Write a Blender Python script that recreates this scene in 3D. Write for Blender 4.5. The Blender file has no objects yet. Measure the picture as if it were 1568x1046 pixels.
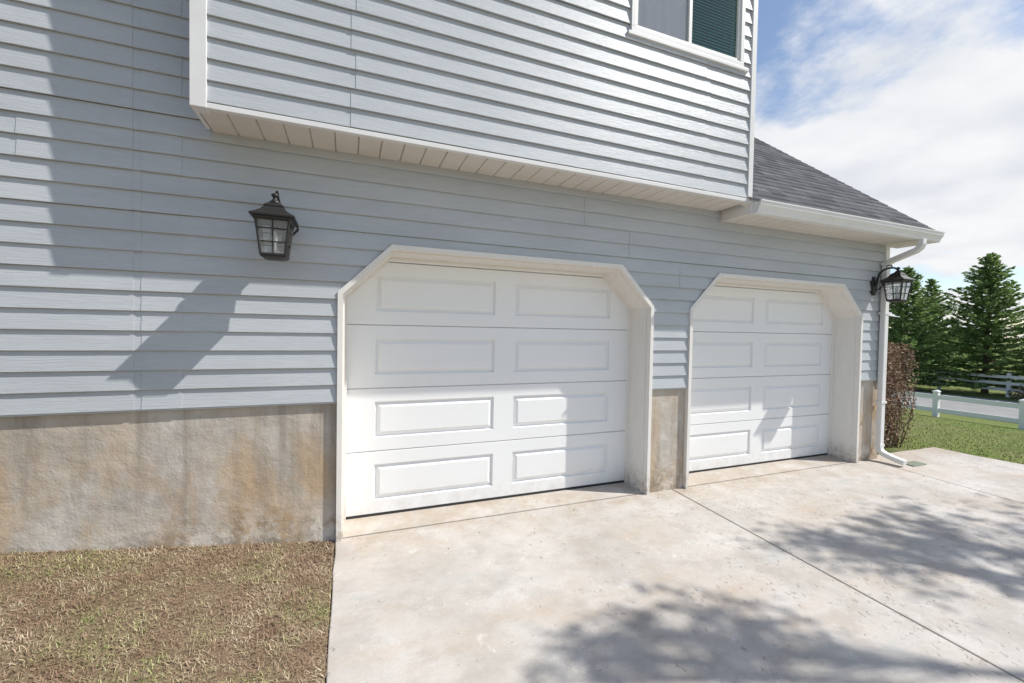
import bpy, math, random
import numpy as np
from mathutils import Vector, Matrix
random.seed(7); np.random.seed(7)
scene = bpy.context.scene
COL = scene.collection

# ---------------------------------------------------------------- helpers
def empty(name):
    e = bpy.data.objects.new(name, None); COL.objects.link(e); return e
def mesh_obj(name, verts, faces, mat, parent=None, smooth=False):
    me = bpy.data.meshes.new(name)
    me.from_pydata([tuple(v) for v in verts], [], [tuple(f) for f in faces])
    me.update()
    if mat is not None:
        me.materials.append(mat)
    if smooth:
        me.polygons.foreach_set('use_smooth', [True]*len(me.polygons))
    ob = bpy.data.objects.new(name, me); COL.objects.link(ob)
    if parent: ob.parent = parent
    return ob
class MB:
    def __init__(s): s.v=[]; s.f=[]
    def poly(s, pts):
        n=len(s.v); s.v+= [tuple(p) for p in pts]; s.f.append(tuple(range(n,n+len(pts))))
    def box(s, x0,x1,y0,y1,z0,z1):
        n=len(s.v)
        s.v += [(x0,y0,z0),(x1,y0,z0),(x1,y1,z0),(x0,y1,z0),(x0,y0,z1),(x1,y0,z1),(x1,y1,z1),(x0,y1,z1)]
        for f in ((0,3,2,1),(4,5,6,7),(0,1,5,4),(1,2,6,5),(2,3,7,6),(3,0,4,7)):
            s.f.append(tuple(n+i for i in f))
    def tube(s, pts, rad, n=8, cap=True):
        pts=[Vector(p) for p in pts]
        if not isinstance(rad,(list,tuple)): rad=[rad]*len(pts)
        base=len(s.v); prev=None
        for i,p in enumerate(pts):
            if i==0: d=pts[1]-p
            elif i==len(pts)-1: d=p-pts[i-1]
            else: d=pts[i+1]-pts[i-1]
            d.normalize()
            if prev is None:
                a=Vector((0,0,1)) if abs(d.z)<.9 else Vector((1,0,0))
                u=d.cross(a).normalized()
            else:
                u=(prev-d*prev.dot(d)).normalized()
            prev=u; w=d.cross(u)
            for k in range(n):
                t=2*math.pi*k/n
                q=p+(u*math.cos(t)+w*math.sin(t))*rad[i]
                s.v.append(tuple(q))
        for i in range(len(pts)-1):
            for k in range(n):
                a=base+i*n+k; b=base+i*n+(k+1)%n
                s.f.append((a,b,b+n,a+n))
        if cap:
            s.f.append(tuple(base+k for k in range(n))[::-1])
            e=base+(len(pts)-1)*n
            s.f.append(tuple(e+k for k in range(n)))
    def extrude_x(s, prof, x0, x1):   # prof list of (y,z)
        n=len(s.v); m=len(prof)
        s.v += [(x0,y,z) for y,z in prof]+[(x1,y,z) for y,z in prof]
        for i in range(m):
            j=(i+1)%m; s.f.append((n+i,n+j,n+m+j,n+m+i))
        s.f.append(tuple(n+i for i in range(m))[::-1]); s.f.append(tuple(n+m+i for i in range(m)))
    def loft(s, rings, cap=True):
        n=len(s.v); m=len(rings[0])
        for r in rings: s.v += [tuple(p) for p in r]
        for i in range(len(rings)-1):
            for k in range(m):
                a=n+i*m+k; b=n+i*m+(k+1)%m
                s.f.append((a,b,b+m,a+m))
        if cap:
            s.f.append(tuple(n+k for k in range(m))[::-1]); e=n+(len(rings)-1)*m
            s.f.append(tuple(e+k for k in range(m)))
    def obj(s,name,mat,parent=None,smooth=False,bevel=0):
        o=mesh_obj(name,s.v,s.f,mat,parent,smooth)
        if bevel:
            b=o.modifiers.new('bev','BEVEL'); b.width=bevel; b.segments=2; b.limit_method='ANGLE'
        return o

# ---------------------------------------------------------------- materials
class M:
    def __init__(s,name,rough=.6,color=(.5,.5,.5),spec=.5):
        s.m=bpy.data.materials.new(name); s.m.use_nodes=True
        s.nt=s.m.node_tree; s.b=s.nt.nodes['Principled BSDF']
        s.b.inputs['Roughness'].default_value=rough
        s.b.inputs['Base Color'].default_value=(*color,1)
        s.b.inputs['Specular IOR Level'].default_value=spec
        s.tc=s.nt.nodes.new('ShaderNodeTexCoord')
    def n(s,t,**k):
        nd=s.nt.nodes.new(t)
        for a,b in k.items(): setattr(nd,a,b)
        return nd
    def l(s,a,b): s.nt.links.new(a,b)
    def mapping(s,scale,loc=(0,0,0),src='Object'):
        m=s.n('ShaderNodeMapping'); m.inputs['Scale'].default_value=scale; m.inputs['Location'].default_value=loc
        s.l(s.tc.outputs[src],m.inputs['Vector']); return m.outputs[0]
    def noise(s,scale,detail=4,rough=.55,vec=None,dist=0):
        nd=s.n('ShaderNodeTexNoise'); nd.inputs['Scale'].default_value=scale
        nd.inputs['Detail'].default_value=detail; nd.inputs['Roughness'].default_value=rough
        nd.inputs['Distortion'].default_value=dist
        s.l(vec if vec is not None else s.tc.outputs['Object'],nd.inputs['Vector']); return nd.outputs['Fac']
    def ramp(s,fac,stops,interp='LINEAR'):
        r=s.n('ShaderNodeValToRGB'); r.color_ramp.interpolation=interp
        e=r.color_ramp.elements
        while len(e)<len(stops): e.new(.5)
        for i,(p,c) in enumerate(stops):
            e[i].position=p; e[i].color=(c,c,c,1) if not isinstance(c,tuple) else (*c,1)
        s.l(fac,r.inputs[0]); return r.outputs[0]
    def mix(s,fac,a,b,mode='MIX'):
        m=s.n('ShaderNodeMix',data_type='RGBA',blend_type=mode)
        for sock,v in ((m.inputs[0],fac),(m.inputs[6],a),(m.inputs[7],b)):
            if isinstance(v,(int,float)): sock.default_value=v
            elif isinstance(v,tuple): sock.default_value=(*v,1)
            else: s.l(v,sock)
        return m.outputs[2]
    def math(s,op,a,b=0.0):
        m=s.n('ShaderNodeMath',operation=op)
        for i,v in enumerate((a,b)):
            if isinstance(v,(int,float)): m.inputs[i].default_value=v
            else: s.l(v,m.inputs[i])
        return m.outputs[0]
    def color(s,c): s.l(c,s.b.inputs['Base Color'])
    def bump(s,h,strength=.3,dist=.01,prev=None):
        b=s.n('ShaderNodeBump'); b.inputs['Strength'].default_value=strength; b.inputs['Distance'].default_value=dist
        s.l(h,b.inputs['Height'])
        if prev is not None: s.l(prev,b.inputs['Normal'])
        s.l(b.outputs[0],s.b.inputs['Normal']); return b.outputs[0]
    def sepz(s):
        x=s.n('ShaderNodeSeparateXYZ'); s.l(s.tc.outputs['Object'],x.inputs[0]); return x.outputs

# siding
a=M('vinyl_siding',.42,(.5,.53,.55),.4)
g=a.noise(1,4,.65,a.mapping((9,9,170)))
big=a.noise(1,2,.5,a.mapping((1.3,1,5)))
c=a.ramp(big,[(.3,(.465,.49,.505)),(.7,(.525,.55,.565))])
c=a.mix(a.ramp(g,[(.35,.0),(.75,.38)]),c,(.335,.355,.37))
a.color(c); a.bump(g,.6,.004)
SIDING=a.m
# white trim
a=M('white_trim',.42,(.8,.79,.76),.4)
c=a.mix(a.ramp(a.noise(3,5,.7),[(.45,0.0),(.8,.45)]),(.76,.755,.735),(.62,.605,.57)); a.color(c)
TRIM=a.m
a=M('soffit_white',.5,(.74,.70,.64),.3)
a.color(a.mix(a.ramp(a.noise(2,4,.6),[(.4,0.0),(.8,.5)]),(.72,.67,.61),(.56,.51,.44)))
SOFFIT=a.m
# garage door paint
a=M('garage_door_paint',.42,(.8,.8,.78),.4)
gr=a.noise(1,3,.6,a.mapping((8,8,140)))
z=a.sepz()[2]
low=a.ramp(z,[(.0,1.0),(.28,0.0)])
dirt=a.math('MULTIPLY',low,a.ramp(a.noise(7,5,.7),[(.42,0.0),(.75,.6)]))
c=a.mix(a.ramp(a.noise(1.5,3),[(.3,0.0),(.8,.35)]),(.85,.85,.84),(.78,.78,.77))
c=a.mix(dirt,c,(.52,.46,.38)); a.color(c); a.bump(gr,.22,.002)
DOOR=a.m
a=M('rubber_seal',.8,(.03,.03,.03)); RUBBER=a.m
a=M('garage_trim_paint',.5,(.8,.78,.74),.3)
z=a.sepz()[2]
low=a.ramp(z,[(.0,1.0),(.26,0.0)])
dirt=a.math('MULTIPLY',low,a.ramp(a.noise(16,5,.7),[(.4,0.1),(.65,.9)]))
c=a.mix(a.ramp(a.noise(4,5,.7,a.mapping((3,3,1))),[(.4,0.0),(.8,.45)]),(.80,.77,.72),(.68,.64,.58))
c=a.mix(dirt,c,(.36,.27,.19)); a.color(c); a.bump(a.noise(50,2),.1,.002)
GTRIM=a.m
# foundation concrete
a=M('foundation_concrete',.9,(.4,.36,.3),.2)
z=a.sepz()[2]
st=a.noise(1,6,.62,a.mapping((2.6,3,1.3)),.5)
st2=a.noise(1,6,.65,a.mapping((8,3,.7),(3,0,0)),.3)
base=a.ramp(a.noise(4,6,.7),[(.3,(.39,.355,.305)),(.5,(.485,.445,.39)),(.7,(.60,.56,.495))])
warm=a.math('MULTIPLY',a.ramp(z,[(.05,.9),(.6,.7),(1.0,0.2)]),a.ramp(st,[(.42,0.0),(.60,1.0)]))
c=a.mix(warm,base,(.49,.335,.19))
c=a.mix(a.ramp(st2,[(.50,0.0),(.66,.6)]),c,(.29,.245,.195))
c=a.mix(a.math('MULTIPLY',a.ramp(z,[(.05,1.0),(.45,0.0)]),a.ramp(a.noise(6,6,.75),[(.46,0.0),(.54,.85)])),c,(.66,.61,.54))
c=a.mix(a.math('MULTIPLY',a.ramp(z,[(.1,1.0),(.34,0.0)]),a.ramp(a.noise(5,6,.7,a.mapping((1,1,1),(7,2,1))),[(.46,0.0),(.60,.7)])),c,(.22,.18,.13))
a.color(c)
b1=a.bump(a.noise(70,3,.7),.4,.004); a.bump(a.noise(7,4,.6),.6,.02,b1)
FOUND=a.m
# driveway concrete
a=M('driveway_concrete',.85,(.45,.42,.38),.25)
base=a.ramp(a.noise(1.3,6,.72),[(.3,(.44,.405,.36)),(.5,(.56,.525,.48)),(.7,(.66,.63,.59))])
fine=a.noise(160,2,.7)
c=a.mix(a.ramp(fine,[(.3,.38),(.7,0.0)]),base,(.35,.32,.28))
blot=a.ramp(a.noise(3.2,7,.75,a.mapping((1,1.3,1),(2,5,0))),[(.48,0.0),(.64,.6)])
c=a.mix(blot,c,(.39,.35,.305))
n9=a.noise(.9,6,.72,a.mapping((1,2.4,1),(4,1,0)))
c=a.mix(a.ramp(n9,[(.50,0.0),(.70,.55)]),c,(.49,.385,.29))
c=a.mix(a.ramp(n9,[(.28,.7),(.45,0.0)]),c,(.40,.405,.39))
lite=a.ramp(a.noise(5,5,.8,a.mapping((1,1,1),(12,3,0))),[(.60,0.0),(.68,.5)])
c=a.mix(lite,c,(.68,.66,.63))
ys=a.math('ADD',a.sepz()[1],a.math('MULTIPLY',a.noise(5,3),.25))
edge=a.ramp(a.math('MULTIPLY',ys,.2),[(.645,0.0),(.70,.6)])
c=a.mix(a.math('MULTIPLY',edge,a.ramp(a.noise(2.5,5,.7),[(.4,.1),(.6,1.0)])),c,(.40,.31,.22))
# spalled pits
vo=a.n('ShaderNodeTexVoronoi'); vo.inputs['Scale'].default_value=24
wv=a.n('ShaderNodeVectorMath',operation='ADD')
nz=a.n('ShaderNodeTexNoise'); nz.inputs['Scale'].default_value=30; a.l(a.tc.outputs['Object'],nz.inputs['Vector'])
sc=a.n('ShaderNodeVectorMath',operation='SCALE'); sc.inputs['Scale'].default_value=.07; a.l(nz.outputs['Color'],sc.inputs[0])
a.l(a.tc.outputs['Object'],wv.inputs[0]); a.l(sc.outputs[0],wv.inputs[1]); a.l(wv.outputs[0],vo.inputs['Vector'])
cell=a.n('ShaderNodeSeparateColor'); a.l(vo.outputs['Color'],cell.inputs[0])
xs=a.sepz()
zone=a.math('MULTIPLY',a.ramp(a.math('MULTIPLY',xs[0],.1),[(.10,0.0),(.34,1.0)]),a.ramp(a.noise(1.1,3),[(.40,0.0),(.55,1.0)]))
sel=a.math('LESS_THAN',cell.outputs[0],a.math('ADD',a.math('MULTIPLY',zone,.55),.004))
pit=a.math('MULTIPLY',sel,a.ramp(vo.outputs['Distance'],[(.12,1.0),(.40,0.0)]))
c=a.mix(a.math('MULTIPLY',pit,.5),c,(.27,.245,.21))
a.color(c)
hh=a.math('SUBTRACT',a.math('MULTIPLY',fine,.3),pit)
b1=a.bump(hh,.5,.006); a.bump(a.noise(2.5,3),.15,.03,b1)
CONC=a.m
a=M('road_surface',.9,(.34,.33,.32)); a.color(a.ramp(a.noise(2,4),[(.3,(.24,.235,.225)),(.7,(.32,.31,.30))])); ROAD=a.m
# lawn soil
def lawnmat(name,stops,stops2):
    a=M(name,.95,(.1,.1,.05),.1)
    n1=a.noise(.9,4,.6); n2=a.noise(60,4,.75)
    c1=a.ramp(n2,stops); c2=a.ramp(n2,stops2)
    x=a.sepz()[0]
    right=a.ramp(a.math('MULTIPLY',x,.1),[(.35,0.0),(.6,1.0)])
    f=a.ramp(n1,[(.35,0.0),(.65,1.0)])
    f=a.math('MAXIMUM',a.math('MULTIPLY',f,.15),a.math('MULTIPLY',right,a.ramp(n1,[(.2,.45),(.6,1.0)])))
    c=a.mix(f,c1,c2); a.color(c); a.bump(n2,.8,.02); return a.m
GROUND=lawnmat('ground_grass',[(.3,(.10,.065,.045)),(.5,(.24,.17,.115)),(.7,(.38,.29,.20))],[(.3,(.06,.09,.02)),(.5,(.14,.20,.05)),(.7,(.28,.30,.11))])
def blademat(name,dry,green,greenbias,dark=None):
    a=M(name,.8,(.3,.3,.1),.1)
    geo=a.n('ShaderNodeNewGeometry')
    r=geo.outputs['Random Per Island']
    cd=a.ramp(r,dry); cg=a.ramp(r,green)
    n1=a.noise(2.6,5,.78)
    f=a.ramp(a.math('ADD',n1,a.math('MULTIPLY',a.math('SUBTRACT',r,.5),.22)),[(greenbias-.05,0.0),(greenbias+.06,1.0)])
    c=a.mix(f,cd,cg)
    if dark:
        n2=a.noise(4.5,5,.75,a.mapping((1,1,1),(5,8,0)))
        c=a.mix(a.ramp(n2,[(.46,0.0),(.58,.72)]),c,dark)
    a.color(c); return a.m
DRY=[(.0,(.22,.14,.095)),(.35,(.40,.29,.195)),(.7,(.56,.44,.30)),(1.0,(.76,.66,.50))]
GRN=[(.0,(.14,.21,.05)),(.5,(.25,.32,.10)),(.85,(.44,.42,.20)),(1.0,(.64,.56,.38))]
BLADE_L=blademat('dry_grass_blades',DRY,GRN,.545,(.27,.16,.11))
BLADE_R=blademat('green_grass_blades',[(.0,(.26,.24,.09)),(.6,(.44,.38,.17)),(1.0,(.58,.5,.26))],[(.0,(.10,.17,.03)),(.6,(.20,.28,.06)),(1.0,(.37,.38,.14))],.50)
def speckmat(name,stops):
    a=M(name,.9,(.15,.1,.06)); geo=a.n('ShaderNodeNewGeometry')
    a.color(a.ramp(geo.outputs['Random Per Island'],stops)); return a.m
DEBRIS=speckmat('debris',[(.0,(.07,.05,.035)),(.6,(.22,.16,.11)),(1.0,(.5,.46,.4))])
LITTER=speckmat('litter',[(.0,(.08,.05,.03)),(.7,(.20,.13,.08)),(1.0,(.34,.23,.14))])
# shingles
a=M('asphalt_shingles',.95,(.1,.1,.1),.1)
br=a.n('ShaderNodeTexBrick'); br.offset=.5
a.l(a.mapping((1,1.27,0)),br.inputs['Vector'])
br.inputs['Scale'].default_value=1; br.inputs['Brick Width'].default_value=.22; br.inputs['Row Height'].default_value=.14
br.inputs['Mortar Size'].default_value=.004
br.inputs['Color1'].default_value=(.085,.085,.09,1); br.inputs['Color2'].default_value=(.18,.18,.19,1); br.inputs['Mortar'].default_value=(.03,.03,.03,1)
c=a.mix(a.ramp(a.noise(200,2),[(.3,.5),(.7,0.0)]),br.outputs['Color'],(.05,.05,.055)); a.color(c); a.bump(br.outputs['Fac'],.4,-.006)
SHINGLE=a.m
a=M('black_metal',.45,(.018,.017,.016),.5); BLACK=a.m
a=M('seeded_glass',.12,(.75,.76,.74),.5)
a.b.inputs['Transmission Weight'].default_value=.75; a.b.inputs['IOR'].default_value=1.15; a.bump(a.noise(60,2),.3,.004); LGLASS=a.m
a=M('window_glass',.03,(.9,.95,.95),.8)
tr=a.n('ShaderNodeBsdfTransparent'); gl=a.n('ShaderNodeBsdfGlossy'); gl.inputs['Roughness'].default_value=.02
mx=a.n('ShaderNodeMixShader'); fr=a.n('ShaderNodeFresnel'); fr.inputs['IOR'].default_value=1.5
a.l(a.math('ADD',fr.outputs[0],.03),mx.inputs[0]); a.l(tr.outputs[0],mx.inputs[1]); a.l(gl.outputs[0],mx.inputs[2])
a.l(mx.outputs[0],a.nt.nodes['Material Output'].inputs['Surface']); WGLASS=a.m
a=M('green_blinds',.5,(.05,.50,.32)); BLINDS=a.m
a=M('curtain',.9,(.85,.85,.88)); CURTAIN=a.m
a=M('dark_interior',.9,(.03,.03,.03)); DARK=a.m
a=M('vinyl_fence',.5,(.86,.86,.85)); FENCE=a.m
a=M('bark',.9,(.13,.095,.07)); BARK=a.m
def leafmat(name,stops,transl=0):
    a=M(name,.7,(.1,.1,.1),.2); geo=a.n('ShaderNodeNewGeometry')
    r=geo.outputs['Random Per Island']
    n1=a.noise(1.6,3)
    f=a.math('ADD',a.math('MULTIPLY',r,.6),a.math('MULTIPLY',n1,.4))
    c=a.ramp(f,stops); a.color(c)
    if transl:
        t=a.n('ShaderNodeBsdfTranslucent'); a.l(c,t.inputs[0]); m_=a.n('ShaderNodeMixShader'); m_.inputs[0].default_value=transl
        a.l(a.b.outputs[0],m_.inputs[1]); a.l(t.outputs[0],m_.inputs[2]); a.l(m_.outputs[0],a.nt.nodes['Material Output'].inputs['Surface'])
    return a.m
SPRUCE=leafmat('spruce_needles',[(.2,(.10,.16,.05)),(.5,(.21,.32,.10)),(.8,(.36,.46,.18))],.4)
LEAF=leafmat('tree_leaves',[(.2,(.05,.09,.03)),(.8,(.12,.16,.05))])
HEDGEL=leafmat('hedge_leaves',[(.2,(.14,.085,.055)),(.5,(.31,.20,.14)),(.8,(.48,.36,.26))])
FARL=leafmat('far_foliage',[(.2,(.05,.09,.04)),(.8,(.12,.16,.07))])
SHRUB=leafmat('dry_shrub',[(.2,(.14,.10,.06)),(.8,(.36,.29,.2))])
a=M('splash_green',.7,(.20,.22,.16)); SPLASH=a.m

# ---------------------------------------------------------------- dimensions
YW=3.40; YB=3.05; ZS=1.05; LAP=.1275; SOF=2.90
G=[(-.08,2.80),(3.26,6.06)]
ZK=1.87; ZH=2.25
WL=-7.0; WR=6.55

house=empty('garage_house')

def siding(name,y0,zb,zt,ivf,kinks,seamf,parent,depth=.017,tf=None):
    mb=MB(); z=zb; i=0
    tf=tf or (lambda x,y,z:(x,y,z))
    while z<zt-1e-4:
        z1=min(z+LAP,zt)
        cuts=[z]+[k for k in kinks if z+1e-3<k<z1-1e-3]+[z1]
        prof=lambda q: y0-.002-depth*(1-(q-z)/LAP)
        for a_,b_ in zip(cuts[:-1],cuts[1:]):
            A=ivf(a_+1e-5); B=ivf(b_-1e-5)
            for (l0,r0),(l1,r1) in zip(A,B):
                ss=[s for s in sorted(seamf(i)) if max(l0,l1)+.03<s<min(r0,r1)-.03]
                e0=[l0]+ss+[r0]; e1=[l1]+ss+[r1]
                for k in range(len(e0)-1):
                    off=.003*(k%2)
                    xa,xb,xc,xd=e0[k],e0[k+1],e1[k+1],e1[k]
                    ya=prof(a_)-off; yb=prof(b_)-off
                    if a_==z:
                        zz=z+.003
                        mb.poly([tf(xa,y0+.004,z+.006),tf(xb,y0+.004,z+.006),tf(xb,ya+.003,z),tf(xa,ya+.003,z)][::-1])
                        mb.poly([tf(xa,ya+.003,z),tf(xb,ya+.003,z),tf(xb,ya,zz),tf(xa,ya,zz)])
                        mb.poly([tf(xa,ya,zz),tf(xb,ya,zz),tf(xc,yb,b_+.006),tf(xd,yb,b_+.006)])
                    else:
                        mb.poly([tf(xa,ya,a_),tf(xb,ya,a_),tf(xc,yb,b_),tf(xd,yb,b_)])
                    if 0<k:
                        o=prof(a_)+.001; p=prof(b_)+.001
                        mb.poly([tf(xa,o-.0042,a_),tf(xa,o,a_),tf(xd,p,b_),tf(xd,p-.0042,b_)])
        z=z1; i+=1
    return mb.obj(name,SIDING,parent)

def wall_iv(z):
    if z>SOF: return [(WL,-.86)]
    base=[]; x=WL
    for (l,r) in G:
        if z<ZK: L,R=l,r
        elif z<ZH: L,R=l+(z-ZK),r-(z-ZK)
        else: continue
        base.append((x,L)); x=R
    base.append((x,WR)); return base
rs=random.Random(3)
wseam={}
for j in range(0,24):
    wseam[j]=[rs.choice([-3.1,-4.0,-5.2])]
wseam[12//2]=[-1.83,3.1,4.9]; wseam[5]=[2.5,5.3]; wseam[4]=[3.12];wseam[13//2]=[2.0,-1.83,4.4]
def ws(i): 
    s=[-1.285,-1.245]
    if i%4<2: s.append(-1.03)
    return s+wseam.get(i//2,[])
siding('wall_siding',YW,ZS,6.0,wall_iv,[ZK,ZH,SOF],ws,house)
def bs(i): return [0.0+.03*((i//2)%2), (3.1 if (i//2)%2 else 3.05)]
siding('upper_siding',YB,SOF+.035,6.1,lambda z:[(-.80,3.60)] if not (4.15<z<5.35) else [(-.80,2.20),(3.49,3.60)],[4.15,5.35],bs,house)
siding('side_siding',WR-.01,ZS,2.85,lambda z:[(YW,9.0)],[],lambda i:[],house,tf=lambda x,y,z:(2*WR-y,x,z))
mb=MB(); mb.box(-.86,3.63,YB+.015,9,SOF+.03,4.15); mb.box(-.86,2.2,YB+.015,9,4.15,5.35); mb.box(3.49,3.63,YB+.015,9,4.15,5.35); mb.box(-.86,3.63,YB+.015,9,5.35,6.2)
mb.box(WL,-.87,YW+.02,8.85,SOF+.05,6.15)
mb.box(WL+.01,WR-.05,8.9,8.97,-.3,SOF); mb.box(WR-.04,WR-.015,YW+.01,9,1.08,2.85)
mb.obj('wall_core',SIDING,house)
mb=MB(); mb.poly([(WR-.02,3.4,2.8),(WR-.02,10.6,2.8),(WR-.02,7.0,5.9)]); mb.obj('gable_wall',SIDING,house)
mb=MB(); mb.poly([(WL-.3,2.75,6.1),(4.0,2.75,6.1),(4.0,7,8.6),(WL-.3,7,8.6)]); mb.poly([(WL-.3,11.2,6.1),(4.0,11.2,6.1),(4.0,7,8.6),(WL-.3,7,8.6)][::-1])
mb.obj('main_roof',SHINGLE,house)
mb=MB(); mb.box(WL-.3,4.0,2.73,2.76,5.98,6.12); mb.box(WL-.3,4.0,2.76,3.4,5.98,6.0); mb.obj('main_eave',TRIM,house)
# corner boards
mb=MB()
mb.box(-.885,-.80,YB-.024,YB+.07,SOF-.005,6.1)
mb.box(-.885,-.86,YB+.07,YB+.30,SOF-.005,6.1) 
mb.box(3.60,3.66,YB-.024,YB+.07,SOF-.01,6.1)
mb.box(-.885+.085,3.60,YB-.020,YB+.02,SOF-.004,SOF+.03)
mb.box(6.49,6.57,YW-.024,YW+.07,ZS-.03,2.80)
mb.obj('corner_boards',TRIM,house,bevel=.003)

# foundation
mb=MB()
for x0,x1 in ((WL,-.078),(2.798,3.262),(6.058,WR-.02)):
    mb.box(x0,x1,YW+.012,YW+.33,-.4,ZS+.02)
mb.box(WR-.33,WR-.015,YW+.33,9,-.4,ZS+.02)
mb.obj('foundation',FOUND,house)
mb=MB()
for x0,x1 in ((WL,-.08),(2.80,3.26),(6.06,6.49)):
    mb.box(x0,x1,YW-.014,YW+.01,ZS-.010,ZS-.001)
mb.obj('starter_strip',SIDING,house)

# garage trims
def gtrim(l,r,name):
    w=.036
    def path(d,yy):
        t=d*math.tan(math.radians(22.5))
        return [(l+d,yy,-.02),(l+d,yy,ZK-t),(l+d+(ZH-d-(ZK-t)),yy,ZH-d),(r-d-(ZH-d-(ZK-t)),yy,ZH-d),(r-d,yy,ZK-t),(r-d,yy,-.02)]
    mb=MB()
    F0=path(0,YW+.02);F1=path(0,YW-.030);F2=path(w,YW-.030);F3=path(w,YW+.03);F4=path(w+.012,YW+.03);F5=path(w+.012,3.665)
    seq=[F0,F1,F2,F3,F4]
    for P,Q in zip(seq[:-1],seq[1:]):
        for k in range(5): mb.poly([P[k],P[k+1],Q[k+1],Q[k]])
    mb.obj(name,GTRIM,house)
    mb=MB()
    for P,Q in ((F4,F5),(path(w+.03,3.665),path(w+.03,3.72))):
        for k in range(5): mb.poly([P[k],P[k+1],Q[k+1],Q[k]])
    P,Q=F5,path(w+.03,3.665)
    for k in range(5): mb.poly([P[k],P[k+1],Q[k+1],Q[k]])
    mb.obj(name+'_jamb',GTRIM,house)
gtrim(*G[0],'door_casing'); gtrim(*G[1],'door_casing_b')

def gdoor(cx,name):
    W=2.76; yd=3.70; x0=cx-W/2; x1=cx+W/2; zb=.035
    mb=MB()
    def ring(r0,y0,r1,y1):
        a=[(r0[0],y0,r0[2]),(r0[1],y0,r0[2]),(r0[1],y0,r0[3]),(r0[0],y0,r0[3])]
        b=[(r1[0],y1,r1[2]),(r1[1],y1,r1[2]),(r1[1],y1,r1[3]),(r1[0],y1,r1[3])]
        for k in range(4):
            j=(k+1)%4; mb.poly([a[k],a[j],b[j],b[k]])
    def ins(r,d): return (r[0]+d,r[1]-d,r[2]+d,r[3]-d)
    def quad(xa,xb,za,zc_,y): mb.poly([(xa,y,za),(xb,y,za),(xb,y,zc_),(xa,y,zc_)])
    for s in range(4):
        za=zb+s*.5325; zt=za+.5325
        R=(x0,x1,za+.001,zt-.001); R1=(x0,x1,za+.006,zt-.006)
        ring(R,yd+.010,R1,yd)
        xs_=[x0,cx-1.155,cx-.098,cx+.098,cx+1.155,x1]
        pz0=za+.115; pz1=zt-.112
        for k in (0,2,4): quad(xs_[k],xs_[k+1],R1[2],R1[3],yd)
        for k in (1,3):
            quad(xs_[k],xs_[k+1],R1[2],pz0,yd); quad(xs_[k],xs_[k+1],pz1,R1[3],yd)
            P=(xs_[k],xs_[k+1],pz0,pz1)
            ring(P,yd,ins(P,.008),yd+.020); ring(ins(P,.008),yd+.020,ins(P,.018),yd+.021)
            ring(ins(P,.018),yd+.021,ins(P,.048),yd+.001)
            q=ins(P,.048); quad(q[0],q[1],q[2],q[3],yd+.001)
    mb.box(x0,x1,yd+.024,yd+.05,zb,zb+2.13)
    mb.box(x0,x1,yd-.012,yd+.05,zb+2.132,2.26)
    mb.obj(name,DOOR,house)
    mb=MB(); mb.box(x0,x1,yd-.004,yd+.03,0.005,zb+.001); mb.obj(name+'_seal',RUBBER,house)
gdoor(1.36,'garage_door_panel'); gdoor(4.66,'garage_door_panel_b')

def soffit(name,x0,x1,y0,y1,z,step=.152):
    mb=MB(); x=x0
    while x<x1-1e-4:
        xn=min(x+step,x1); g=.006
        mb.poly([(x+g,y0,z),(xn-g,y0,z),(xn-g,y1,z),(x+g,y1,z)][::-1])
        mb.poly([(xn-g,y0,z),(xn,y0,z+.014),(xn,y1,z+.014),(xn-g,y1,z)][::-1])
        mb.poly([(xn,y0,z+.014),(xn+g,y0,z),(xn+g,y1,z),(xn,y1,z+.014)][::-1])
        x=xn
    mb.obj(name,SOFFIT,house)
soffit('soffit_upper',-.86,3.60,YB-.005,YW,SOF-.003)
soffit('soffit_eave',3.66,6.80,3.045,YW,2.80)
mb=MB()
mb.box(3.655,3.675,3.04,YW,2.79,2.92)
mb.box(3.66,6.80,3.03,3.05,2.79,2.93)
mb.box(6.785,6.80,3.05,3.42,2.79,2.93)
mb.box(6.57,6.8,3.40,3.42,2.79,2.93)
mb.obj('fascia',TRIM,house,bevel=.002)
# gutter
mb=MB(); prof=[(3.03,2.905),(3.03,2.79),(2.985,2.79),(2.978,2.80),(2.972,2.825),(2.955,2.85),(2.945,2.865),(2.943,2.895),(2.935,2.897),(2.935,2.908),(2.95,2.908),(2.955,2.89),(3.015,2.89),(3.015,2.905)]
mb.extrude_x(prof,3.675,6.80); mb.obj('gutter',TRIM,house)
# garage roof courses
mb=MB(); m=.86; L=.14; y=3.0; k=0
def rz(y): return 2.915+m*(y-3.0)
while y<6.98:
    y2=min(y+L/1.27,7.0); t=.012
    xr=6.82
    mb.poly([(3.6,y,rz(y)+t),(xr,y,rz(y)+t),(xr,y2+.01,rz(y2+.01)+.002),(3.6,y2+.01,rz(y2+.01)+.002)])
    mb.poly([(3.6,y,rz(y)-.002),(xr,y,rz(y)-.002),(xr,y,rz(y)+t),(3.6,y,rz(y)+t)])
    mb.poly([(xr,y,rz(y)-.01),(xr,y2,rz(y2)-.01),(xr,y2,rz(y2)+.004),(xr,y,rz(y)+t)])
    y=y2
mb.poly([(3.6,7,rz(7)),(6.82,7,rz(7)),(6.82,11,rz(3)),(3.6,11,rz(3))])
mb.obj('garage_roof',SHINGLE,house)
mb=MB(); 
mb.poly([(6.80,3.05,rz(3.05)-.01),(6.80,7,rz(7)-.01),(6.80,7,rz(7)-.16),(6.80,3.05,rz(3.05)-.13)])
mb.poly([(6.79,3.05,rz(3.05)-.13),(6.79,7,rz(7)-.14),(6.5,7,rz(7)-.14),(6.5,3.05,rz(3.05)-.13)])
mb.obj('rake_board',TRIM,house)
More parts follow.
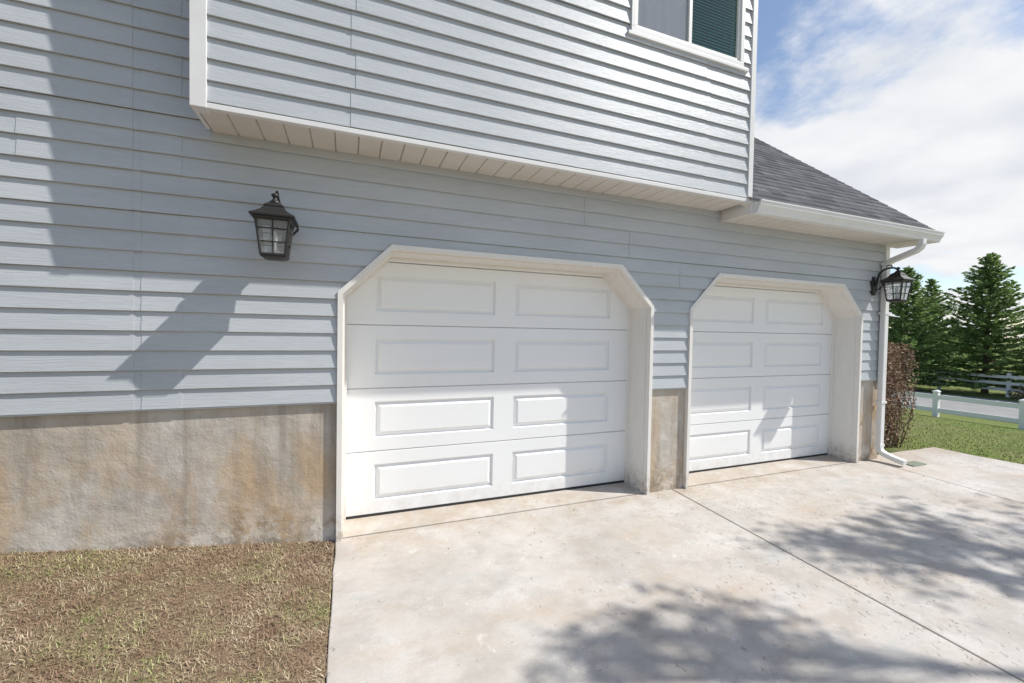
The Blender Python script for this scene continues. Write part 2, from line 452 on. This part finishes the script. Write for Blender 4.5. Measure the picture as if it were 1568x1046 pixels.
# downspout
def rect_tube(mb,pts,w,d):
    rings=[]
    for i,p in enumerate(pts):
        p=Vector(p)
        a_=Vector(pts[max(i-1,0)]); b_=Vector(pts[min(i+1,len(pts)-1)])
        t=(b_-a_).normalized(); X=Vector((1,0,0)); 
        X=(X-t*X.dot(t)).normalized(); Yv=t.cross(X)
        r=[]
        for sx,sy in ((-1,-.8),(-.8,-1),(.8,-1),(1,-.8),(1,.8),(.8,1),(-.8,1),(-1,.8)):
            r.append(p+X*sx*w/2+Yv*sy*d/2)
        rings.append(r)
    mb.loft(rings)
mb=MB()
rect_tube(mb,[(6.44,2.99,2.80),(6.44,2.99,2.74),(6.44,3.005,2.70),(6.44,3.04,2.67),(6.44,3.28,2.585),(6.44,3.32,2.56),(6.44,3.345,2.51),(6.44,3.345,.20),(6.44,3.335,.14),(6.45,3.30,.105),(6.46,3.20,.07),(6.47,3.08,.045)],.082,.06)
for zz in (1.9,.75):
    mb.box(6.385,6.495,3.308,3.384,zz,zz+.03)
for zz in (2.53,.19):
    mb.box(6.394,6.486,3.31,3.381,zz,zz+.035)
mb.obj('downspout',TRIM,house)

# window
mb=MB(); X0,X1,Z0,Z1=2.20,3.49,4.15,5.35
def frame(mb,x0,x1,z0,z1,w,y0,y1):
    mb.box(x0,x1,y0,y1,z0,z0+w); mb.box(x0,x1,y0,y1,z1-w,z1); mb.box(x0,x0+w,y0,y1,z0+w,z1-w); mb.box(x1-w,x1,y0,y1,z0+w,z1-w)
frame(mb,X0,X1,Z0,Z1,.045,YB-.03,YB+.02)
frame(mb,X0+.045,X1-.045,Z0+.045,Z1-.045,.03,YB-.015,YB+.06)
mb.box(2.85-.018,2.85+.018,YB-.01,YB+.06,Z0+.075,Z1-.075)
mb.box(X0-.03,X1+.06,YB-.035,YB-.008,Z0-.03,Z0+.0)
mb.obj('window_frame',TRIM,house,bevel=.003)
mb=MB(); mb.poly([(X0+.07,YB+.004,Z0+.07),(X1-.07,YB+.004,Z0+.07),(X1-.07,YB+.004,Z1-.07),(X0+.07,YB+.004,Z1-.07)]); mb.obj('window_glass',WGLASS,house)
mb=MB()
zz=Z0+.07
while zz<Z1-.08:
    mb.poly([(2.87,YB+.008,zz),(X1-.075,YB+.008,zz),(X1-.075,YB+.024,zz+.026),(2.87,YB+.024,zz+.026)]); zz+=.028
mb.obj('window_blinds',BLINDS,house)
mb=MB(); N=60
for i in range(N):
    xa=X0+.08+(2.83-X0-.08)*i/N; xb=X0+.08+(2.83-X0-.08)*(i+1)/N
    f=lambda x: YB+.022+.008*math.sin(x*60)+.004*math.sin(x*23)
    mb.poly([(xa,f(xa),Z0+.06),(xb,f(xb),Z0+.06),(xb,f(xb),Z1-.06),(xa,f(xa),Z1-.06)])
mb.obj('window_curtain',CURTAIN,house,smooth=True)
mb=MB(); mb.box(X0+.02,X1-.02,YB+.2,YB+.22,Z0,Z1); mb.obj('window_interior',DARK,house)

# ---------------------------------------------------------------- lanterns
def lantern(x,name):
    e=empty(name); e.location=(x,YW-.012,2.05)
    cy=-.255; K=.88
    def sq(h,z): 
        h*=K
        return [(-h,cy-h,z),(h,cy-h,z),(h,cy+h,z),(-h,cy+h,z)]
    mb=MB()
    mb.loft([sq(.05,-.012),sq(.082,.0),sq(.088,.012),sq(.080,.022)])
    mb.loft([sq(.112,.225),sq(.122,.235),sq(.122,.25),sq(.11,.25)])
    mb.loft([sq(.142,.246),sq(.144,.257),sq(.112,.275),sq(.082,.297),sq(.066,.318),sq(.060,.322)])
    mb.loft([sq(.066,.322),sq(.066,.328),sq(.045,.345),sq(.030,.352)])
    mb.obj('lantern_body',BLACK,e,bevel=.002)
    mb=MB(); A=.079*K; B=.108*K
    for sx in (-1,1):
        for sy in (-1,1):
            mb.tube([(sx*A,cy+sy*A,.015),(sx*B,cy+sy*B,.235)],.008,6)
    for t in (.35,.72):
        h=A+(B-A)*t; zz=.015+.22*t
        P=[(-h,cy-h,zz),(h,cy-h,zz),(h,cy+h,zz),(-h,cy+h,zz)]
        for k in range(4): mb.tube([P[k],P[(k+1)%4]],.004,5)
    for sx,sy in ((0,-1),(1,0),(0,1),(-1,0)):
        mb.tube([(sx*A,cy+sy*A,.015),(sx*B,cy+sy*B,.235)],.004,5)
    mb.obj('lantern_bars',BLACK,e)
    mb=MB()
    def ringc(r,z,n=14): return [(r*math.cos(2*math.pi*k/n),cy+r*math.sin(2*math.pi*k/n),z) for k in range(n)]
    mb.loft([ringc(.03,.345),ringc(.036,.355),ringc(.024,.368),ringc(.014,.378),ringc(.013,.392),ringc(.022,.398),ringc(.022,.408),ringc(.009,.418)])
    mb.tube([(0,0,.18),(0,-.03,.22),(0,-.045,.30)]+[(0,-.06,.36),(0,-.11,.405),(0,-.17,.42),(0,-.22,.412),(0,cy,.385)],[.014,.014,.013,.013,.012,.012,.011,.010],8)
    sp=[(0,-.17+.035*math.cos(t*.55)*(1-t/16),.43+.03*math.sin(t*.55)*(1-t/16)) for t in range(12)]
    mb.tube(sp,.007,6)
    sp=[(.02+.045*math.cos(t*.5)*(1-t/17)+.05,-.05-.003*t,.24+.045*math.sin(t*.5)*(1-t/17)) for t in range(13)]
    mb.tube(sp,.008,6)
    mb.tube([(0,-.02,.15),(.05,-.04,.17),(.09,-.05,.21),(.115,-.05,.24)],.008,6)
    mb.obj('lantern_arm',BLACK,e,smooth=True)
    mb=MB()
    def oct(w,h,y,zc): return [(w*a_,y,zc+h*b_) for a_,b_ in ((-1,-.6),(-.5,-1),(.5,-1),(1,-.6),(1,.6),(.5,1),(-.5,1),(-1,.6))]
    mb.loft([oct(.058,.12,0.01,.21),oct(.058,.12,-.008,.21),oct(.045,.10,-.018,.21),oct(.035,.085,-.02,.21)])
    mb.obj('wall_plate',BLACK,e,bevel=.002)
    mb=MB(); 
    mb.loft([sq(.074,.02),sq(.103,.232)],cap=False); mb.obj('lantern_glass',LGLASS,e)
    mb=MB(); mb.loft([ringc(.012,.02),ringc(.012,.09),ringc(.018,.12),ringc(.014,.155),ringc(.004,.18)]); mb.obj('candle_bulb',CURTAIN,e,smooth=True)
lantern(-.455,'wall_lantern'); lantern(6.27,'wall_lantern.001')

# ---------------------------------------------------------------- terrain
def slope(y): return -.034*(3.4-max(min(y,3.4),-14))
def gz(x,y):
    z=slope(y)
    if x<-.09:
        d=-x-.09; z+= .125*min(d,2.8)
        z-=.012
    elif x<7.15: z-=.06
    else:
        z-= .015+ .085*(min(x,20)-7.15)
    return z
def lin(a,b,n): return list(np.linspace(a,b,n))
gx=sorted(set([-400,-150,-60,-25,-14,-9,-7]+lin(-6,-.092,40)+[-.088,0,1,3,5,7.14,7.16]+lin(7.6,20,26)+[23,27,30,35,45,70,120,250,600]))
gy=sorted(set([-400,-150,-60,-30,-14,-9]+lin(-6,3.4,36)+[3.6,4,5,6,8,10,13,17,22,30,45,70,120,250,600]))
V=[];F=[]
rn=random.Random(1)
for yy in gy:
    for xx in gx:
        zz=gz(xx,yy)
        if xx<-.2 and xx>-6 and -6<yy<3.3: zz+=rn.uniform(-.007,.007)
        V.append((xx,yy,zz))
nx=len(gx)
for j in range(len(gy)-1):
    for i in range(nx-1):
        F.append((j*nx+i,j*nx+i+1,(j+1)*nx+i+1,(j+1)*nx+i))
mesh_obj('ground',V,F,GROUND,smooth=True)

# driveway slabs
mb=MB()
def slab(pts,top=0.0,th=.12):
    n=len(mb.v); k=len(pts)
    z_=lambda y:-.034*(3.4-y)+top
    mb.v += [(x,y,z_(y)) for x,y in pts]+[(x,y,z_(y)-th) for x,y in pts]
    mb.f.append(tuple(n+i for i in range(k))); mb.f.append(tuple(n+k+i for i in range(k))[::-1])
    for i in range(k):
        j=(i+1)%k; mb.f.append((n+i,n+k+i,n+k+j,n+j))
rr_=random.Random(8)
edge=[(-.085+rr_.uniform(-.006,.006),-9+12.412*i/60) for i in range(60)]+[(-.085,3.412)]
slab([(3.112,-9),(3.112,3.412)]+edge[::-1])
slab([(3.124,-9),(6.344,-9),(6.344,3.412),(3.124,3.412)])
slab([(6.356,-9),(11.5,-9),(9.6,-1),(8.75,1.3),(8.3,2.5),(8.1,3.1),(8.05,3.5),(6.9,3.52),(6.56,3.52),(6.54,3.412),(6.356,3.412)])
dv=mb.obj('driveway',CONC)
b=dv.modifiers.new('bev','BEVEL'); b.width=.006; b.segments=2; b.limit_method='ANGLE'
mb=MB()
for l,r in G:
    mb.poly([(l+.037,3.418,.004),(r-.037,3.418,.004),(r-.037,3.75,.022),(l+.037,3.75,.022)])
    mb.poly([(l+.037,3.418,-.08),(r-.037,3.418,-.08),(r-.037,3.418,.004),(l+.037,3.418,.004)])
mb.obj('threshold_apron',CONC,dv)
# debris specks
mb=MB(); r=random.Random(5)
for i in range(760):
    x=r.uniform(0,7.2); y=r.uniform(.6,3.4) if r.random()<.5 else 3.4-abs(r.gauss(0,.10))
    s=r.uniform(.0015,.0045)*(2 if r.random()<.06 else 1); z0=-.034*(3.4-y)+.001
    a0=r.uniform(0,6.28)
    p=[(x+s*math.cos(a0+k*2.1)*r.uniform(.7,1.6),y+s*math.sin(a0+k*2.1)*r.uniform(.6,1.2),z0) for k in range(3)]
    t=(x,y,z0+s*.7)
    for k in range(3): mb.poly([p[k],p[(k+1)%3],t])
mb.obj('driveway_debris',DEBRIS)
mb=MB()
for i in range(700):
    if r.random()<.35: x=r.uniform(-2.6,-.10); y=3.40-abs(r.gauss(0,.03))
    else: x=-.10-abs(r.gauss(0,.09)); y=3.40-abs(r.gauss(0,.22))
    s=r.uniform(.003,.010); z0=gz(x,y)+r.uniform(.003,.015); a0=r.uniform(0,6.28)
    mb.poly([(x+s*math.cos(a0+k*2.1)*r.uniform(.5,1.5),y+s*math.sin(a0+k*2.1),z0+r.uniform(-.003,.004)) for k in range(3)])
mb.obj('leaf_litter',LITTER)
# road
V=[];F=[]
ys=[-200,-60,-14,-9,-6,-3,0,3.4,10,30,200]
for yy in ys:
    for xx in (20.2,27): V.append((xx,yy,gz(20,yy)+.03))
for j in range(len(ys)-1): F.append((2*j,2*j+1,2*j+3,2*j+2))
mesh_obj('road',V,F,ROAD)

# fences
def fence(name,pts,h,rails,ps=2.4,rh=.07):
    mb=MB(); first=True
    for (x0,y0),(x1,y1) in zip(pts[:-1],pts[1:]):
        L=math.hypot(x1-x0,y1-y0); n=max(1,int(L/ps)); d=Vector((x1-x0,y1-y0,0))/L; nrm=Vector((-d.y,d.x,0))
        for k in range(n+1):
            x=x0+(x1-x0)*k/n; y=y0+(y1-y0)*k/n; z=gz(x,y)
            if k>0 or first:
                def q(w,zz): return [(x-w,y-w,zz),(x+w,y-w,zz),(x+w,y+w,zz),(x-w,y+w,zz)]
                mb.loft([q(.065,z-.1),q(.065,z+h),q(.08,z+h),q(.08,z+h+.02),q(.01,z+h+.06)])
            if k<n:
                xa=x0+(x1-x0)*(k+1)/n; ya=y0+(y1-y0)*(k+1)/n; zb_=gz(xa,ya)
                for rr in rails:
                    A=Vector((x,y,z+rr)); B=Vector((xa,ya,zb_+rr)); u=nrm*.022
                    up=Vector((0,0,rh))
                    mb.loft([[A-u-up,A+u-up,A+u+up,A-u+up],[B-u-up,B+u-up,B+u+up,B-u+up]])
        first=False
    mb.obj(name,FENCE)
fence('rail_fence',[(17.0,30),(17.4,9.4),(17.5,7.6),(17.9,4),(18.6,-12)],.80,[.22,.64],ps=1.7)
fence('rail_fence.001',[(29,40),(29,-10)],1.1,[.35,.65,.95])

# ---------------------------------------------------------------- grass blades
def blades(name,n,xr,yr,mat,lmin,lmax,w,accept=None,flat=.5):
    rng=np.random.default_rng(11)
    x=rng.uniform(*xr,n); y=rng.uniform(*yr,n)
    if accept is not None:
        k=accept(x,y,rng); x=x[k]; y=y[k]
    n=len(x)
    z=np.array([gz(a_,b_) for a_,b_ in zip(x,y)])
    tuft=.6+.8*(.5+.5*np.sin(x*9+np.sin(y*7)*2)*np.sin(y*11+np.cos(x*5)*2))
    L=rng.uniform(lmin,lmax,n)*tuft; az=rng.uniform(0,2*np.pi,n); el=np.where(rng.random(n)<flat,rng.uniform(.05,.5,n),rng.uniform(.5,1.4,n))
    dx=np.cos(az)*np.cos(el); dy=np.sin(az)*np.cos(el); dz=np.sin(el)
    W=w*rng.uniform(.6,1.4,n)
    px=-np.sin(az)*W; py=np.cos(az)*W
    up=np.where(el<.5,rng.uniform(.0,.015,n),0)
    v=np.zeros((n,5,3))
    v[:,0]=np.c_[x-px,y-py,z+up-.003]; v[:,1]=np.c_[x+px,y+py,z+up-.003]
    mx_,my_,mz_=x+dx*L*.55,y+dy*L*.55,z+up+dz*L*.6
    v[:,2]=np.c_[mx_+px*.8,my_+py*.8,mz_]; v[:,3]=np.c_[mx_-px*.8,my_-py*.8,mz_]
    v[:,4]=np.c_[x+dx*L*1.1,y+dy*L*1.1,z+up+dz*L*.85]
    me=bpy.data.meshes.new(name)
    me.vertices.add(n*5); me.vertices.foreach_set('co',v.reshape(-1))
    base=(np.arange(n)*5)[:,None]
    idx=np.concatenate([base+np.array([[0,1,2,3]]),base+np.array([[3,2,4]])],axis=1).reshape(-1)
    me.loops.add(len(idx)); me.loops.foreach_set('vertex_index',idx)
    ls=np.stack([np.arange(n)*7,np.arange(n)*7+4],1).reshape(-1); lt=np.tile([4,3],n)
    me.polygons.add(2*n); me.polygons.foreach_set('loop_start',ls); me.polygons.foreach_set('loop_total',lt)
    me.update(calc_edges=True); me.validate()
    me.materials.append(mat)
    ob=bpy.data.objects.new(name,me); COL.objects.link(ob); return ob
blades('lawn_grass',90000,(-3.2,-.09),(.9,3.41),BLADE_L,.012,.038,.0015,flat=.62)
def accR(x,y,rng):
    e=np.interp(y,[-6,-1,1.3,2.5,3.1,3.5,3.6],[10.8,9.6,8.75,8.3,8.1,8.05,7.7])
    dist=np.hypot(x,y)
    return (x>e+.02)&(rng.random(len(x))<np.clip((9/dist)**2,0,1))
blades('side_lawn_grass',90000,(7.6,17),(-1,9),BLADE_R,.02,.05,.004,accept=accR,flat=.3)

# ---------------------------------------------------------------- foliage
def leaf_mesh(name,centers,sizes,mat,parent=None,rng=None,aspect=.5,dirs=None):
    n=len(centers); c=np.array(centers); s=np.array(sizes)[:,None]
    rng=rng or np.random.default_rng(2)
    if dirs is None:
        d=rng.normal(size=(n,3))
    else: d=np.array(dirs)+rng.normal(size=(n,3))*.25
    d/=np.linalg.norm(d,axis=1)[:,None]
    o=rng.normal(size=(n,3)); o-= (o*d).sum(1)[:,None]*d; o/=np.linalg.norm(o,axis=1)[:,None]
    v=np.zeros((n,4,3)); v[:,0]=c-d*s; v[:,1]=c+o*s*aspect; v[:,2]=c+d*s; v[:,3]=c-o*s*aspect
    me=bpy.data.meshes.new(name); me.vertices.add(4*n); me.vertices.foreach_set('co',v.reshape(-1))
    me.loops.add(4*n); me.loops.foreach_set('vertex_index',np.arange(4*n))
    me.polygons.add(n); me.polygons.foreach_set('loop_start',np.arange(n)*4); me.polygons.foreach_set('loop_total',np.full(n,4))
    me.update(calc_edges=True); me.materials.append(mat)
    ob=bpy.data.objects.new(name,me); COL.objects.link(ob)
    if parent: ob.parent=parent
    return ob
def spruce(name,x,y,H,R,seed,dens=1.0):
    e=empty(name); e.location=(x,y,gz(x,y)); r=random.Random(seed)
    mb=MB(); mb.tube([(0,0,-.2),(0,0,H*.5),(0,0,H*.98)],[H*.022,H*.013,.01],8)
    C=[];S=[];D=[]; z=.55
    while z<H-.1:
        f=1-z/H; rad=R*(f**.8)*r.uniform(.78,1.08)+.05
        nb=int((7+8*f)*dens)+2; ph=r.uniform(0,6)
        for b_ in range(nb):
            az=ph+b_*2*math.pi/nb+r.uniform(-.25,.25); rl=rad*r.choice([r.uniform(.5,.8),r.uniform(.8,1.22)])
            zz0=z+r.uniform(-.08,.08); pts=[]
            for k in range(6):
                t=k/5; pts.append((math.cos(az)*rl*t,math.sin(az)*rl*t,zz0+rl*(.10*t*(1-f)*3 -.24*f*t+.24*t*t)))
            mb.tube(pts,[.016,.012,.01,.008,.006,.004],4,cap=False)
            ns=int(rl*26*dens)+6
            for k in range(ns):
                t=1-r.random()**1.3*.85; i0=min(int(t*5),4); ft=t*5-i0
                p=[pts[i0][q]*(1-ft)+pts[i0+1][q]*ft for q in range(3)]
                side=r.choice([-1,1])*r.uniform(.3,1.25); a2=az+side
                w=r.uniform(.03,.22)*(1.15-t)*rl*.45+.03
                p2=(p[0]+math.cos(a2)*w,p[1]+math.sin(a2)*w,p[2]-r.uniform(0,.09)+.02)
                C.append(p2); S.append(r.uniform(.06,.13)); D.append((math.cos(a2),math.sin(a2),r.uniform(-.25,.35)))
        z+=.15+.14*f
    for k in range(40): C.append((r.gauss(0,.03),r.gauss(0,.03),H-r.random()*.5)); S.append(.08); D.append((0,0,1))
    mb.obj('trunk_and_limbs',BARK,e); leaf_mesh('needles',C,S,SPRUCE,e,np.random.default_rng(seed),.42,D)
spruce('spruce_tree',29.8,11.1,7.0,3.1,1,1.15)
spruce('spruce_tree.001',27.5,13.3,6.5,2.9,2,1.1)
spruce('spruce_tree.002',31,8.2,7.0,2.6,3,1.1)
spruce('spruce_tree.003',38,17.0,6.9,2.6,4,.9)
C=[];S=[]; r=random.Random(9)
for k in range(60):
    ang=r.uniform(.75,1.55); d=r.uniform(70,110); cx=math.sin(ang)*d; cy=math.cos(ang)*d; R_=r.uniform(2.0,3.6); 
    for j in range(260):
        u=Vector((r.gauss(0,1),r.gauss(0,1),r.gauss(0,1))).normalized()*R_*r.random()**.33
        C.append((cx+u.x,cy+u.y,-1+R_*.7+u.z*.9)); S.append(r.uniform(.2,.5))
leaf_mesh('distant_trees',C,S,FARL,None,None,.7)
C=[];S=[]
for k in range(30):
    cx=28+r.uniform(-.6,4); cy=r.uniform(-2,26); R_=r.uniform(.35,.8)
    for j in range(220):
        u=Vector((r.gauss(0,1),r.gauss(0,1),r.gauss(0,1))).normalized()*R_*r.random()**.4
        C.append((cx+u.x,cy+u.y,gz(cx,cy)+R_*.5+u.z*.7)); S.append(r.uniform(.04,.1))
leaf_mesh('dry_shrubs',C,S,SHRUB,None,None,.5)

# brown hedge beside garage
e=empty('hedge'); C=[];S=[]; mb=MB()
HX0,HX1,HY0,HT=6.95,8.02,3.66,1.60
for k in range(80000):
    x=r.uniform(HX0,HX1); y=r.uniform(HY0,6.0); z=r.random()**.85*HT
    d1=min(x-HX0,HX1-x); d2=y-HY0; d3=HT-z
    ex=min(d1,d2,d3+.01)
    lump=.07+.045*math.sin(y*7+z*5)+.04*math.sin(z*9+x*11)+.04*math.sin(x*17+3)
    if ex>.30 or ex<lump*r.random()*1.2: continue
    if d3<.22 and min(d1,d2)<.22 and (.22-d3)**2+(.22-min(d1,d2))**2>.22**2: continue
    if z<.12 and min(d1,d2)<.1: continue
    C.append((x,y,z-.06)); S.append(r.uniform(.010,.022))
for k in range(300):
    x=r.uniform(HX0+.1,HX1-.1); y=r.uniform(HY0+.1,5.9)
    p=[(x,y,-.1)]
    for q in range(5): p.append((min(HX1+.02,max(HX0,p[-1][0]+r.gauss(0,.06))),max(HY0,p[-1][1]+r.gauss(0,.06)),p[-1][2]+r.uniform(.22,.36)))
    mb.tube(p,[.008,.007,.006,.005,.004,.002],4,cap=False)
mb.obj('twigs',BARK,e); leaf_mesh('leaves',C,S,HEDGEL,e,None,.6)

# shade tree outside the view, casting dapples on the driveway
e=empty('shade_tree'); mb=MB(); C=[];S=[]; r=random.Random(21)
tb=Vector((11.2,-3.6,gz(11.2,-3.6)))
top=Vector((10.6,-2.6,4.2))
mb.tube([tb-Vector((0,0,.2)),tb+Vector((-.1,.1,2.0)),top],[.20,.16,.11],10)
def at(sx,sy,h): return (sx+.798*(h),sy-.359*(h),h)
blobs=[(at(1.75,1.72,6.4),(.46,.24,.3),380),(at(2.15,1.45,6.6),(.28,.22,.25),110),(at(1.25,1.8,6.3),(.3,.10,.2),70),
 (at(3.9,1.80,6.6),(.46,.34,.35),480),(at(4.6,2.05,6.8),(.45,.3,.3),340),(at(3.6,2.2,6.4),(.3,.2,.25),130),(at(4.7,1.35,7.0),(.6,.4,.4),440),(at(5.8,1.5,7.0),(.8,.6,.4),480),(at(6.0,.2,7.3),(1.0,.8,.5),500)]
for c_,ex,n_ in blobs:
    c_=Vector(c_); mid=(top+c_)/2+Vector((r.uniform(-.2,.2),r.uniform(-.2,.2),.3))
    mb.tube([top,mid,c_],[.07,.04,.015],6,cap=False)
    tips=[]
    for k in range(30):
        u=Vector((r.gauss(0,.65)*ex[0],r.gauss(0,.65)*ex[1],r.gauss(0,.65)*ex[2])); t=c_+u; tips.append(t)
        s0=mid.lerp(c_,r.uniform(.6,1)); mb.tube([s0,(s0+t)/2+Vector((0,0,.06)),t],[.012,.008,.004],4,cap=False)
    for k in range(n_):
        t=r.choice(tips); C.append((t.x+r.gauss(0,.10),t.y+r.gauss(0,.09),t.z+r.gauss(0,.09))); S.append(r.uniform(.03,.065))
mb.obj('trunk_and_branches',BARK,e); leaf_mesh('leaves',C,S,LEAF,e,None,.6)

# splash block
mb=MB(); mb.loft([[(6.60,3.05,-.03),(6.9,3.05,-.03),(6.9,3.2,-.03),(6.60,3.2,-.03)],[(6.61,3.06,.003),(6.89,3.06,.003),(6.89,3.19,.003),(6.61,3.19,.003)]])
mb.obj('splash_block',SPLASH,bevel=.004)

# ---------------------------------------------------------------- light & sky
S_=Vector((.777,-.35,.974)).normalized()
el=math.asin(S_.z); az=math.atan2(S_.x,S_.y)
sun=bpy.data.lights.new('sun','SUN'); sun.energy=5.0; sun.angle=math.radians(.55); sun.color=(1,.97,.925)
so=bpy.data.objects.new('sun',sun); COL.objects.link(so); so.rotation_euler=S_.to_track_quat('Z','Y').to_euler(); so.location=(8,-4,10)
w=bpy.data.worlds.new('World'); scene.world=w; w.use_nodes=True; nt=w.node_tree
bg=nt.nodes['Background']; bg.inputs[1].default_value=.095
sky=nt.nodes.new('ShaderNodeTexSky'); sky.sky_type='NISHITA'; sky.sun_disc=False; sky.sun_elevation=el; sky.sun_rotation=az
sky.air_density=1.0; sky.dust_density=.6; sky.ozone_density=1.0
tc=nt.nodes.new('ShaderNodeTexCoord'); sp=nt.nodes.new('ShaderNodeSeparateXYZ'); nt.links.new(tc.outputs['Generated'],sp.inputs[0])
def wm(op,a_,b_=0.0,clamp=False):
    m_=nt.nodes.new('ShaderNodeMath'); m_.operation=op; m_.use_clamp=clamp
    for i,v in enumerate((a_,b_)):
        if isinstance(v,(int,float)): m_.inputs[i].default_value=v
        else: nt.links.new(v,m_.inputs[i])
    return m_.outputs[0]
den=wm('ADD',wm('MAXIMUM',sp.outputs[2],0.0),.18)
cx_=wm('DIVIDE',sp.outputs[0],den); cy_=wm('DIVIDE',sp.outputs[1],den)
cb=nt.nodes.new('ShaderNodeCombineXYZ'); nt.links.new(cx_,cb.inputs[0]); nt.links.new(cy_,cb.inputs[1])
nz=nt.nodes.new('ShaderNodeTexNoise'); nz.inputs['Scale'].default_value=1.5; nz.inputs['Detail'].default_value=7; nz.inputs['Roughness'].default_value=.6
mp=nt.nodes.new('ShaderNodeMapping'); mp.inputs['Location'].default_value=(1.7,.6,0); nt.links.new(cb.outputs[0],mp.inputs[0]); nt.links.new(mp.outputs[0],nz.inputs['Vector'])
band=nt.nodes.new('ShaderNodeValToRGB'); e_=band.color_ramp.elements
e_[0].position=.0; e_[0].color=(.42,)*3+(1,); e_[1].position=.12; e_[1].color=(.50,)*3+(1,)
for p_,v_ in ((.24,.70),(.40,.70),(.49,.44),(.62,.34)):
    x_=e_.new(p_); x_.color=(v_,v_,v_,1)
nt.links.new(sp.outputs[2],band.inputs[0])
dirb=wm('MULTIPLY',wm('SUBTRACT',wm('ADD',wm('MULTIPLY',sp.outputs[0],.95),wm('MULTIPLY',sp.outputs[1],.2)),.65),.25)
cov=wm('ADD',wm('ADD',wm('MULTIPLY',wm('SUBTRACT',nz.outputs['Fac'],.5),1.5),band.outputs[0]),dirb)
cr=nt.nodes.new('ShaderNodeValToRGB'); cr.color_ramp.elements[0].position=.42; cr.color_ramp.elements[1].position=.68
cr.color_ramp.interpolation='EASE'
nt.links.new(cov,cr.inputs[0])
hs=nt.nodes.new('ShaderNodeHueSaturation'); hs.inputs['Saturation'].default_value=.98; hs.inputs['Value'].default_value=1.55; nt.links.new(sky.outputs[0],hs.inputs['Color'])
shade=nt.nodes.new('ShaderNodeValToRGB'); shade.color_ramp.elements[0].position=.35; shade.color_ramp.elements[0].color=(.80,.83,.88,1); shade.color_ramp.elements[1].position=.6; shade.color_ramp.elements[1].color=(1,1,1,1)
nz2=nt.nodes.new('ShaderNodeTexNoise'); nz2.inputs['Scale'].default_value=2.2; nz2.inputs['Detail'].default_value=5; nt.links.new(cb.outputs[0],nz2.inputs['Vector']); nt.links.new(nz2.outputs['Fac'],shade.inputs[0])
ml=nt.nodes.new('ShaderNodeMix'); ml.data_type='RGBA'; ml.blend_type='MULTIPLY'; ml.inputs[0].default_value=1; ml.inputs[6].default_value=(9.9,9.95,10.1,1); nt.links.new(shade.outputs[0],ml.inputs[7])
mx=nt.nodes.new('ShaderNodeMix'); mx.data_type='RGBA'; nt.links.new(cr.outputs[0],mx.inputs[0]); nt.links.new(hs.outputs[0],mx.inputs[6]); nt.links.new(ml.outputs[2],mx.inputs[7])
nt.links.new(mx.outputs[2],bg.inputs[0])

# ---------------------------------------------------------------- camera
cam=bpy.data.cameras.new('camera'); co=bpy.data.objects.new('camera',cam); COL.objects.link(co)
cam.sensor_width=36; cam.lens=36*645/1568; cam.clip_end=2000; cam.clip_start=.05
psi=math.radians(21.16); p=math.radians(1.4); rr=math.radians(1.0)
Fw=Vector((math.sin(psi)*math.cos(p),math.cos(psi)*math.cos(p),-math.sin(p))); R0=Vector((math.cos(psi),-math.sin(psi),0)); U0=R0.cross(Fw)
R=R0*math.cos(rr)+U0*math.sin(rr); U=U0*math.cos(rr)-R0*math.sin(rr)
mat=Matrix(((R.x,U.x,-Fw.x,0),(R.y,U.y,-Fw.y,0),(R.z,U.z,-Fw.z,1.6),(0,0,0,1)))
co.matrix_world=mat
scene.camera=co
scene.view_settings.view_transform='Standard'; scene.view_settings.look='None'; scene.view_settings.exposure=0
